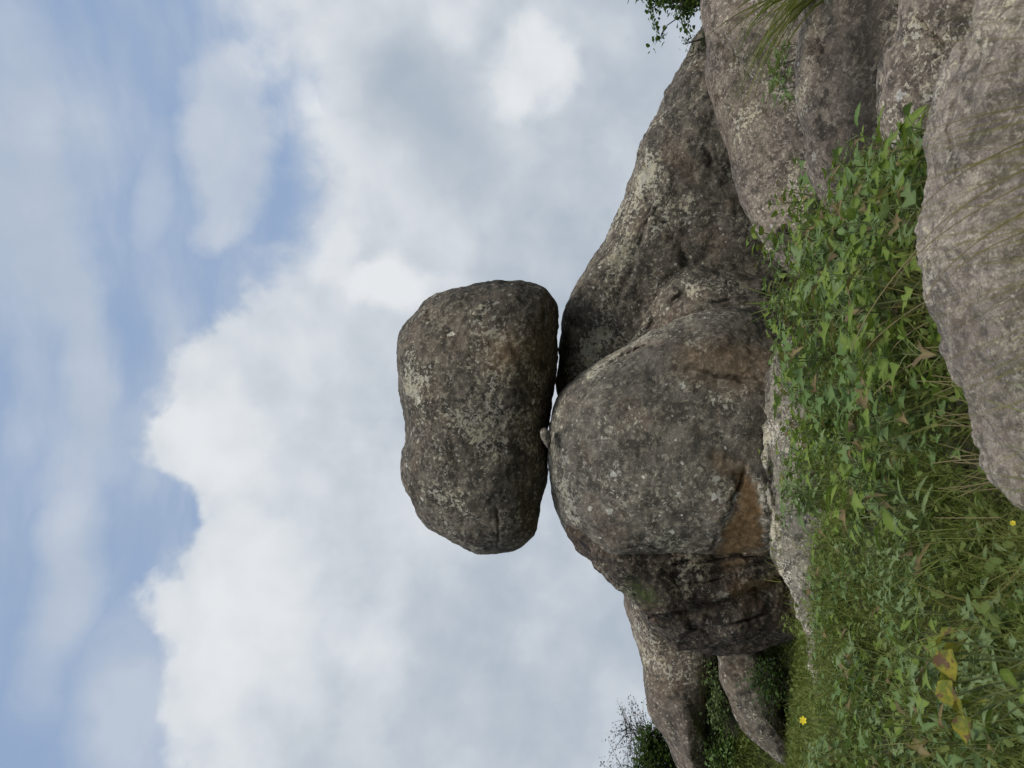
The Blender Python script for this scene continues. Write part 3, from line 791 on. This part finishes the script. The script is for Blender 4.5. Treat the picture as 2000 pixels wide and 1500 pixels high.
SOIL = np.concatenate([soil_points(17000, 1.9, 24, -0.58, 0.45, 1.35, ('ledge_slab',)), soil_points(6000, 10.5, 20, -0.58, -0.18, 1.3), soil_points(3500, 3.5, 20, 0.40, 1.0, 1.4), soil_points(2500, 13, 16, -0.42, -0.24, 1.3)])
_h = ((SOIL[:, 0] + 0.25) / 0.34) ** 2 + ((SOIL[:, 1] - 3.50) / 0.38) ** 2
SOIL = SOIL[(_h > 1) | (rng.random(len(SOIL)) < 0.25)]      # the dark gap behind the near rock stays half bare

# --- grass (stuff)
def meadow():
    k = SOIL
    wgt = 0.5 + 0.5 * perlin(np.concatenate([k[:, :2] * 1.1, np.full((len(k), 1), 4.4)], 1)) * 2
    # more grass on the left-hand slope, less in the weed thicket
    left = smooth01((-k[:, 0] / (k[:, 1] + 1) + 0.02) / 0.18)
    keep = rng.random(len(k)) < np.clip(0.22 + 0.30 * left + 0.5 * (wgt - 0.5) + 0.35 * smooth01((k[:, 1] - 9) / 3), 0.08, 1)
    k = k[keep]; nb = 9
    b = np.repeat(k, nb, 0); n = len(b)
    sc_ = 0.025 + 0.012 * b[:, 1]
    b = b + np.concatenate([rng.normal(size=(n, 2)) * sc_[:, None], np.full((n, 1), -0.03)], 1)
    L = rng.uniform(0.12, 0.36, n) * (0.8 + 0.5 * rng.random(n) ** 3) * np.where(b[:, 1] > 10, 0.7, 1.0)
    a = rng.uniform(0, 6.28, n); ln = np.stack([np.cos(a), np.sin(a)], 1)
    W = rng.uniform(0.0030, 0.0075, n) * np.clip(0.6 + b[:, 1] * 0.11, 0.8, 1.9)
    tint = np.repeat(rng.random(len(k)) * 0.6, nb) + 0.4 * rng.random(n)
    v, f, t = blades(b, L, ln, W, rng.uniform(0.1, 1.0, n), tint)
    o = link('meadow_grass', mesh_np('meadow_grass', v, f, {'tint': t}), M['grass'])
    tag(o, 'fine green grass growing all over the slope below the rocks', 'grass', None, 'stuff')
meadow()

# --- low leafy ground cover (stuff)
def cover():
    lf_ = smooth01((-SOIL[:, 0] / (SOIL[:, 1] + 1) + 0.02) / 0.2) * smooth01((SOIL[:, 1] - 3.5) / 2)
    cl_ = np.clip(0.55 + 1.1 * perlin(np.concatenate([SOIL[:, :2] * 2.3, np.full((len(SOIL), 1), 9.4)], 1)), 0.12, 1)
    k = SOIL[rng.random(len(SOIL)) < cl_ * (0.95 - 0.2 * lf_)]; nb = 8
    b = np.repeat(k, nb, 0); n = len(b)
    sc_ = 0.03 + 0.012 * b[:, 1]
    hgt = np.repeat(rng.uniform(0.02, 0.24, len(k)) * np.where(k[:, 1] > 9, 0.5, 1.0), nb) * (0.4 + 0.6 * rng.random(n))
    b = b + np.concatenate([rng.normal(size=(n, 2)) * sc_[:, None], hgt[:, None]], 1)
    s_ = rng.uniform(0.022, 0.075, n) * np.clip(0.75 + b[:, 1] * 0.035, 0.8, 1.3)
    tint = np.repeat(rng.random(len(k)) * 0.75, nb) + 0.3 * rng.random(n)
    v, f, t = leaves(b, s_, tint)
    o = link('ground_cover', mesh_np('ground_cover', v, f, {'tint': t}, smooth=True), M['cover'])
    tag(o, 'low mat of small green leaves covering the slope', 'ground cover', None, 'stuff')
cover()

# --- weeds, one by one
def scatter_weeds():
    n_g = n_l = n_s = 0
    pts = soil_points(2600, 2.4, 10.5, -0.50, 0.30, 1.6)
    taken = []
    for p in pts:
        a = p[0] / (p[1] + 0.0)
        gully = -0.13 < a < 0.26
        if ((p[0] + 0.25) / 0.42) ** 2 + ((p[1] - 3.50) / 0.45) ** 2 < 1: continue
        spacing = 0.15 + 0.012 * p[1]
        if any((p[0] - q[0]) ** 2 + (p[1] - q[1]) ** 2 < spacing ** 2 for q in taken): continue
        if gully and p[1] > 3.2 and n_g < 125:
            far = p[1] > 6.2
            mk = R.choice(['weed', 'weed', 'weed_bright', 'weed_pale', 'weed_bright'])
            kd = R.choices(['lobed', 'lance', 'heart'], [0.62, 0.2, 0.18])[0]
            h = R.uniform(0.30, 0.48) if R.random() < 0.75 else R.uniform(0.46, 0.60)
            lab = ('tall ' if h > 0.40 else 'short ') + {'weed': 'mid green', 'weed_bright': 'yellow-green', 'weed_pale': 'pale green'}[mk] + {'lobed': ' lobed-leaf', 'lance': ' narrow-leaf', 'heart': ' heart-leaf'}[kd]
            if p[1] < 4.7: where = ' weed close behind the edge of the near rock'
            elif a > 0.10: where = ' weed in the thicket at the low ends of the stacked slabs'
            elif p[1] > 6.4: where = ' weed at the back of the thicket below the round boulder'
            else: where = ' weed in the middle of the thicket behind the near rock'
            set_plant(kd, mk, p, h, {'lobed': 'lobed_weed', 'lance': 'narrow_leaf_weed', 'heart': 'heart_leaf_weed'}[kd], lab + where, 'weed', 'weeds in the thicket')
            n_g += 1
        elif not gully and n_l < 170 and a < -0.1 and (p[1] < 7.5 or R.random() < 0.4):
            mk = R.choice(['weed_pale', 'weed', 'weed_pale', 'weed_bright'])
            kd = R.choices(['lobed', 'lance', 'heart'], [0.42, 0.36, 0.22])[0]
            h = R.uniform(0.17, 0.36) if p[1] < 7.5 else R.uniform(0.12, 0.2)
            lab = ('tall ' if h > 0.20 else 'short ') + {'weed': 'mid green', 'weed_bright': 'yellow-green', 'weed_pale': 'pale green'}[mk] + {'lobed': ' lobed-leaf', 'lance': ' narrow-leaf', 'heart': ' heart-leaf'}[kd]
            if p[1] < 4.2: where = ' weed low on the grassy slope around the yellowing weed'
            elif p[1] > 7: where = ' weed high on the grassy slope below the ledge slab'
            elif a < -0.28: where = ' weed on the open grass below the yellow flower'
            else: where = ' weed on the grassy slope between thicket and open grass'
            set_plant(kd, mk, p, h, {'lobed': 'lobed_weed', 'lance': 'narrow_leaf_weed', 'heart': 'heart_leaf_weed'}[kd], lab + where, 'weed', 'weeds on the grassy slope')
            n_l += 1
        else: continue
        taken.append((p[0], p[1]))
    return n_g, n_l
print('weeds', scatter_weeds())

# --- shrubs
def shrub(name, label, base, cc, rad, nlimb, ntwig, nleaf, lsize, mleaf, cat='shrub', spread=0.10, leafdroop=0.5, seed=1, group=None):
    r = np.random.default_rng(seed)
    base = np.asarray(base, float); cc = np.asarray(cc, float); rad = np.asarray(rad, float)
    root = bpy.data.objects.new(name, None); COL.objects.link(root); root.location = base
    tag(root, label, cat, group)
    wood = []; lp = []
    for i in range(nlimb):
        d = r.normal(size=3); d /= np.linalg.norm(d); d[2] = abs(d[2]) * 0.9 + 0.1
        e = cc + d * rad * r.uniform(0.45, 0.8)
        path = arc(base, e, r.normal(size=3) * 0.08 * np.linalg.norm(rad), 9)
        wood.append(tube(path, 0.022, 0.007, 6))
        for j in range(ntwig):
            s_ = path[r.integers(4, 9)]
            d2 = r.normal(size=3); d2 /= np.linalg.norm(d2)
            e2 = s_ + d2 * rad * r.uniform(0.35, 0.75)
            q = (e2 - cc) / rad; l = np.linalg.norm(q)
            if l > 1.08: e2 = cc + q / l * 1.08 * rad
            tw = arc(s_, e2, r.normal(size=3) * 0.04, 6)
            wood.append(tube(tw, 0.007, 0.002, 4))
            t = r.uniform(0.15, 1.05, nleaf)[:, None]
            lp.append(s_ + (e2 - s_) * t + r.normal(size=(nleaf, 3)) * spread)
    v, f = join(wood)
    link('trunk', mesh_np('trunk', v - base, f, {'tint': np.full(len(v), 0.3)}), M['bark'], root)
    lp = np.concatenate(lp)
    v, f, t = leaves(lp, r.uniform(0.6, 1.25, len(lp)) * lsize, r.random(len(lp)), leafdroop)
    link('crown', mesh_np('crown', v - base, f, {'tint': t}, smooth=False), M[mleaf], root)
    return root
def on_ground(x, y): return np.array([x, y, float(ground_z(np.array([x]), np.array([y]))[0]) - 0.05])
def pt(px, py, Y): return P(px, py, Y)

c = pt(1325, -5, 12.4)
shrub('leafy_bush', 'dark green leafy bush rising behind the uppermost stacked slab', on_ground(c[0] + 0.2, 12.4), c, (0.70, 0.6, 0.55), 9, 11, 34, 0.085, 'shrub', 'bush', 0.05, seed=2)
c = pt(1352, 105, 12.3)
shrub('leafy_sapling', 'thin sapling with small round leaves at the top end of the ridge rock', on_ground(c[0] + 0.3, 12.2), c, (0.28, 0.25, 0.20), 4, 5, 12, 0.05, 'shrub', 'sapling', 0.04, seed=3)
c = pt(1258, 1475, 18.3)
shrub('bare_bush', 'pale thin-leaved bush standing against the sky behind the left sloping slab', on_ground(c[0], 18.3), c, (1.35, 0.9, 0.85), 11, 16, 18, 0.05, 'pale_twig', 'bush', 0.05, seed=4)
c = pt(1285, 1480, 17.6)
shrub('dark_bush', 'dense dark green bush under the pale thin-leaved bush', on_ground(c[0], 17.6), c, (0.95, 0.6, 0.42), 8, 9, 30, 0.10, 'shrub', 'bush', 0.10, seed=5)
c = pt(1428, 1470, 14.5)
shrub('green_shrub', 'rounded green shrub between the left sloping slab and the low outcrop', on_ground(c[0], 14.5), c, (0.70, 0.45, 0.40), 8, 9, 26, 0.08, 'weed', 'shrub', 0.07, seed=6)
c = pt(1500, 1330, 12.3)
shrub('grassy_shrub', 'small dark shrub in the grass at the foot of the low outcrop', on_ground(c[0], 12.3), c, (0.6, 0.35, 0.25), 6, 8, 24, 0.06, 'shrub', 'shrub', 0.08, seed=7)

c = pt(1398, 1335, 14.5)
shrub('low_shrub', 'low light green shrub filling the gap between left sloping slab and low outcrop', on_ground(c[0], 14.5), c, (0.75, 0.4, 0.20), 7, 9, 26, 0.06, 'weed_pale', 'shrub', 0.06, seed=8)

# --- tussocks and stalks
def tussock(name, label, base, n, L, lean, wd, mat, spread=0.05, bend=(0.2, 1.0), cat='grass tussock', group=None, dirs=None):
    base = np.asarray(base, float)
    b = np.zeros((n, 3)); b[:, :2] = rng.normal(size=(n, 2)) * spread; b[:, 2] = -0.05
    a = rng.uniform(0, 6.28, n)
    ln = 0.55 * np.stack([np.cos(a), np.sin(a)], 1) + np.asarray(lean)[None]
    v, f, t = blades(b, rng.uniform(L[0], L[1], n), ln, rng.uniform(0.7, 1.3, n) * wd, rng.uniform(bend[0], bend[1], n), rng.random(n), 6)
    o = link(name, mesh_np(name, v, f, {'tint': t}), mat, loc=base)
    return tag(o, label, cat, group)

near_spots = [(0.00 + 0.05 * (i % 9), 1.16 + 0.11 * ((i * 5) % 4)) for i in range(14)]
for i, (x, y) in enumerate(near_spots):
    lab = ('tall thin olive grass tussock' if i % 3 == 1 else 'low thin olive grass tussock') + (' against the pinkish near rock' if y > 1.4 else ' some way before the pinkish near rock')
    tussock('grass_tussock', lab, on_ground(x + 0.22, y), 110, (0.85, 1.22) if i % 3 == 1 else (0.7, 1.04), (-0.42, 0.05), 0.0036,
            M['olive_grass'], 0.06, (0.1, 0.7), group='olive tussocks before the near rock')
for (x, y) in [(-0.55, 1.75), (-0.75, 1.95), (-0.42, 2.1), (-0.95, 2.2), (-0.62, 2.35)]:
    tussock('grass_tussock', 'green grass tussock at the edge of the grassy slope beside the yellowing weed', on_ground(x, y), 70, (0.5, 0.95), (-0.1, 0.0), 0.005,
            M['grass'], 0.07, (0.1, 0.8), group='green tussocks by the yellowing weed')
for (x, y, lb) in ((3.85, 8.75, 'long-bladed dark grass tussock drooping over the upper stacked slab'), (3.25, 7.35, 'long-bladed dark grass tussock drooping over the middle stacked slab')):
    nm, loc, nr = drop(x, y)
    tussock('hanging_tussock', lb, loc, 80, (0.8, 1.35), (-0.95, -0.3), 0.017, M['grass'], 0.08, (0.5, 1.2))

mid_t = soil_points(160, 3.2, 9.5, -0.42, 0.10, 1.5)
for i, p in enumerate(mid_t[:34]):
    thk = p[0] / p[1] > -0.13
    lab = ('long arching' if i % 2 else 'upright') + (' straw-green' if i % 3 == 0 else ' fresh green') + ' grass clump ' + (
        'among the weeds of the thicket' if thk else ('rising from the slope below the ledge slab' if p[1] > 5.5 else 'rising from the slope near the yellowing weed'))
    tussock('grass_clump', lab, p, 26, (0.30, 0.58) if p[1] < 6 else (0.25, 0.45), (R.uniform(-0.4, 0.3), R.uniform(-0.2, 0.2)), 0.006 + 0.0007 * p[1],
            M['olive_grass'] if i % 3 == 0 else M['grass'], 0.035, (0.5, 1.2) if i % 2 else (0.05, 0.5), group='grass clumps among the weeds')

def spiky(base, h, n, label):
    root = bpy.data.objects.new('spiky_tuft', None); COL.objects.link(root); root.location = base
    tag(root, label, 'grass tuft')
    for i in range(n):
        a = rng.uniform(0, 6.28); ln = np.array([[math.cos(a), math.sin(a) * 0.6]]) * rng.uniform(0.3, 1.1)
        v, f, t = blades(np.array([[0, 0, -0.03]]), np.array([h * rng.uniform(0.6, 1.1)]), ln, np.array([0.022]), np.array([rng.uniform(0.1, 0.8)]), np.array([0.75]), 6)
        link('blade', mesh_np('blade', v, f, {'tint': t}), M['weed_bright'], root)
bb = pt(1535, 590, 10.7); spiky(on_ground(bb[0], 10.7) + np.array([0, 0, 0.02]), 0.95, 14, 'spiky bright green grass tuft before the black hollow beside the round boulder')

def stalk(a, b, Y0, Y1, r, label, group, mat='straw', sag=0.05):
    p0 = pt(*a, Y0); p1 = pt(*b, Y1)
    path = arc(p0, p1, (0.0, 0.0, sag), 10)
    v, f = tube(path, r, r * 0.35, 5)
    o = link('dry_stalk', mesh_np('dry_stalk', v - p0, f, {'tint': np.linspace(0, 1, len(v))}), M[mat], loc=p0)
    tag(o, label, 'grass stalk', group)
for a, b, Y0, Y1 in [((2090, 190), (1800, 262), 2.0, 2.15), ((2080, 240), (1790, 424), 2.0, 2.1), ((2080, 290), (1770, 520), 1.9, 2.1), ((2060, 330), (1745, 560), 1.9, 2.2),
                     ((2060, 380), (1800, 610), 1.9, 2.1), ((2070, 300), (1830, 480), 1.8, 2.0), ((2090, 420), (1850, 560), 1.8, 2.0)]:
    stalk(a, b, Y0, Y1, 0.0022, 'thin dry stalk slanting across the face of the near rock', 'dry stalks before the near rock')
for a, b, Y0, Y1 in [((1850, 430), (1661, 690), 3.8, 4.3), ((1860, 560), (1679, 702), 3.8, 4.3), ((1880, 600), (1740, 690), 3.7, 4.2), ((1900, 650), (1700, 780), 3.7, 4.2), ((1780, 610), (1700, 660), 4.4, 4.7)]:
    stalk(a, b, Y0, Y1, 0.0045, 'straw-coloured stalk leaning through the weeds behind the near rock', 'straw stalks in the thicket')
for k in range(26):
    py = 700 + 14 * k + R.uniform(-20, 20); px = 1900 + R.uniform(-15, 30) if k > 8 else 1850 + 5 * k
    a_ = (px + 60, py + R.uniform(-40, 40)); b_ = (px - R.uniform(30, 90), py + R.uniform(-50, 50))
    if py < 1010: stalk(a_, b_, 3.45, 3.6, 0.003, 'short dead straw in the dark gap under the edge of the near rock', 'dead straws under the near rock', sag=R.uniform(-0.03, 0.06))

def yellow_plant():
    root = bpy.data.objects.new('yellowing_weed', None); COL.objects.link(root)
    base = on_ground(-0.72, 2.45); root.location = base
    tag(root, 'yellowing broad-leaved weed with brown blotched leaves at the grassy slope edge', 'weed')
    lm_ = [leaf_mesh('yellow_leaf', HEART, q_, 0.9 - q_, 0.07) for q_ in (0.25, 0.55, 0.8)]
    for me_ in lm_: me_.materials.append(M['yellow_leaf'])
    gm = leaf_mesh('green_yellow_leaf', HEART, 0.2, 0.3, 0.02); gm.materials.append(M['weed_bright'])
    stems = []; top = None
    spots = [(1838, 1250, 0.06, 0), (1850, 1275, 0.075, 1), (1862, 1290, 0.07, 2), (1848, 1335, 0.085, 0), (1870, 1335, 0.075, 2), (1862, 1360, 0.08, 1), (1872, 1385, 0.07, 0), (1890, 1405, 0.065, 2), (1935, 1420, 0.10, 3), (1965, 1310, 0.05, 3), (1985, 1330, 0.05, 1)]
    for i, (px, py, s_, k) in enumerate(spots):
        p = pt(px, py, 2.40 + 0.03 * (i % 3)) - base
        path = arc((0.02 * i - 0.08, 0, -0.05), p, (0.03, 0, 0.08), 7); stems.append(tube(path, 0.005, 0.0025, 5))
        lf = link('leaf', (lm_ + [gm])[k], None, root)
        lf.matrix_local = Matrix.Translation(Vector(p)) @ Euler((R.uniform(-0.9, -0.3), R.uniform(-0.2, 0.5), R.uniform(-0.9, 0.9) + (3.1 if i % 2 else 0)), 'XYZ').to_matrix().to_4x4() @ Matrix.Scale(s_, 4)
        if k != 3: lf['label'] = 'yellow leaf with brown blotches'
    v, f = join(stems); link('stem', mesh_np('stem', v, f, {'tint': np.full(len(v), 0.5)}), M['stem'], root)
yellow_plant()

def flower(px, py, Y, size, label, gz=None):
    p = pt(px, py, Y); base = on_ground(p[0], Y)
    root = bpy.data.objects.new('yellow_flower', None); COL.objects.link(root); root.location = base
    tag(root, label, 'flower')
    v, f = tube(arc((0, 0, -0.03), p - base, (0.02, 0, 0), 6), 0.004, 0.0025, 5); link('stem', mesh_np('stem', v, f, {'tint': np.full(len(v), 0.4)}), M['stem'], root)
    me_ = leaf_mesh('petal', [(0, 0.05), (0.3, 0.22), (0.65, 0.28), (0.9, 0.16), (1.0, 0.01)], 0.2, 0.1); me_.materials.append(M['petal'])
    for i in range(6):
        pe = link('petal', me_, None, root)
        pe.matrix_local = Matrix.Translation(Vector(p - base)) @ Euler((1.0, 0, 0.3), 'XYZ').to_matrix().to_4x4() @ Euler((0, -0.5, i * 1.047), 'XYZ').to_matrix().to_4x4() @ Matrix.Scale(size, 4)
flower(1570, 1407, 7.0, 0.036, 'single bright yellow flower standing above the grass near the low outcrop')
flower(1979, 1022, 2.7, 0.009, 'tiny yellow-orange flower in the weeds beside the near rock')

# small plant standing against the dark block, and weeds in the joints of the slabs
p = pt(1560, 1222, 10.6)
set_plant('lance', 'weed_bright', p - np.array([0, 0, 0.02]), 0.26, 'seedling', 'lone yellow-green seedling on the ledge slab before the dark layered rock', 'seedling', None, 0.05)
for (px, py, Y, h) in [(1556, 85, 8.75, 0.30), (1552, 110, 8.8, 0.34), (1555, 140, 8.75, 0.36), (1558, 165, 8.7, 0.32), (1562, 190, 8.65, 0.28)]:
    set_plant('lobed', 'weed', pt(px + 14, py, Y), h, 'crevice_weed', 'small green weed in the crevice between upper and middle stacked slabs', 'weed', 'weeds in the slab crevice')
for (px, py, Y, h) in [(1660, 300, 7.0, 0.22), (1690, 345, 6.6, 0.28), (1730, 330, 6.3, 0.25), (1700, 390, 6.5, 0.32), (1640, 395, 7.2, 0.3), (1660, 420, 7.0, 0.3)]:
    set_plant('lance', 'weed', pt(px + 25, py, Y), h, 'tier_weed', 'narrow-leaf weed at the low end of the middle stacked slab', 'weed', 'weeds at the middle slab')

# fresh grass rising in front of the near rock's low end
for i, (x, y) in enumerate([(-0.08, 2.0), (-0.18, 2.15), (-0.27, 2.0), (-0.02, 1.85), (-0.36, 2.2), (-0.13, 1.75)]):
    tussock('grass_tussock', ('bright' if i % 2 else 'dull') + ' green grass tussock rising before the low end of the near rock', on_ground(x, y), 60, (0.55, 0.86), (-0.1, 0.0), 0.006,
            M['bright_grass'] if i % 2 else M['grass'], 0.06, (0.1, 0.8), group='green tussocks before the near rock')
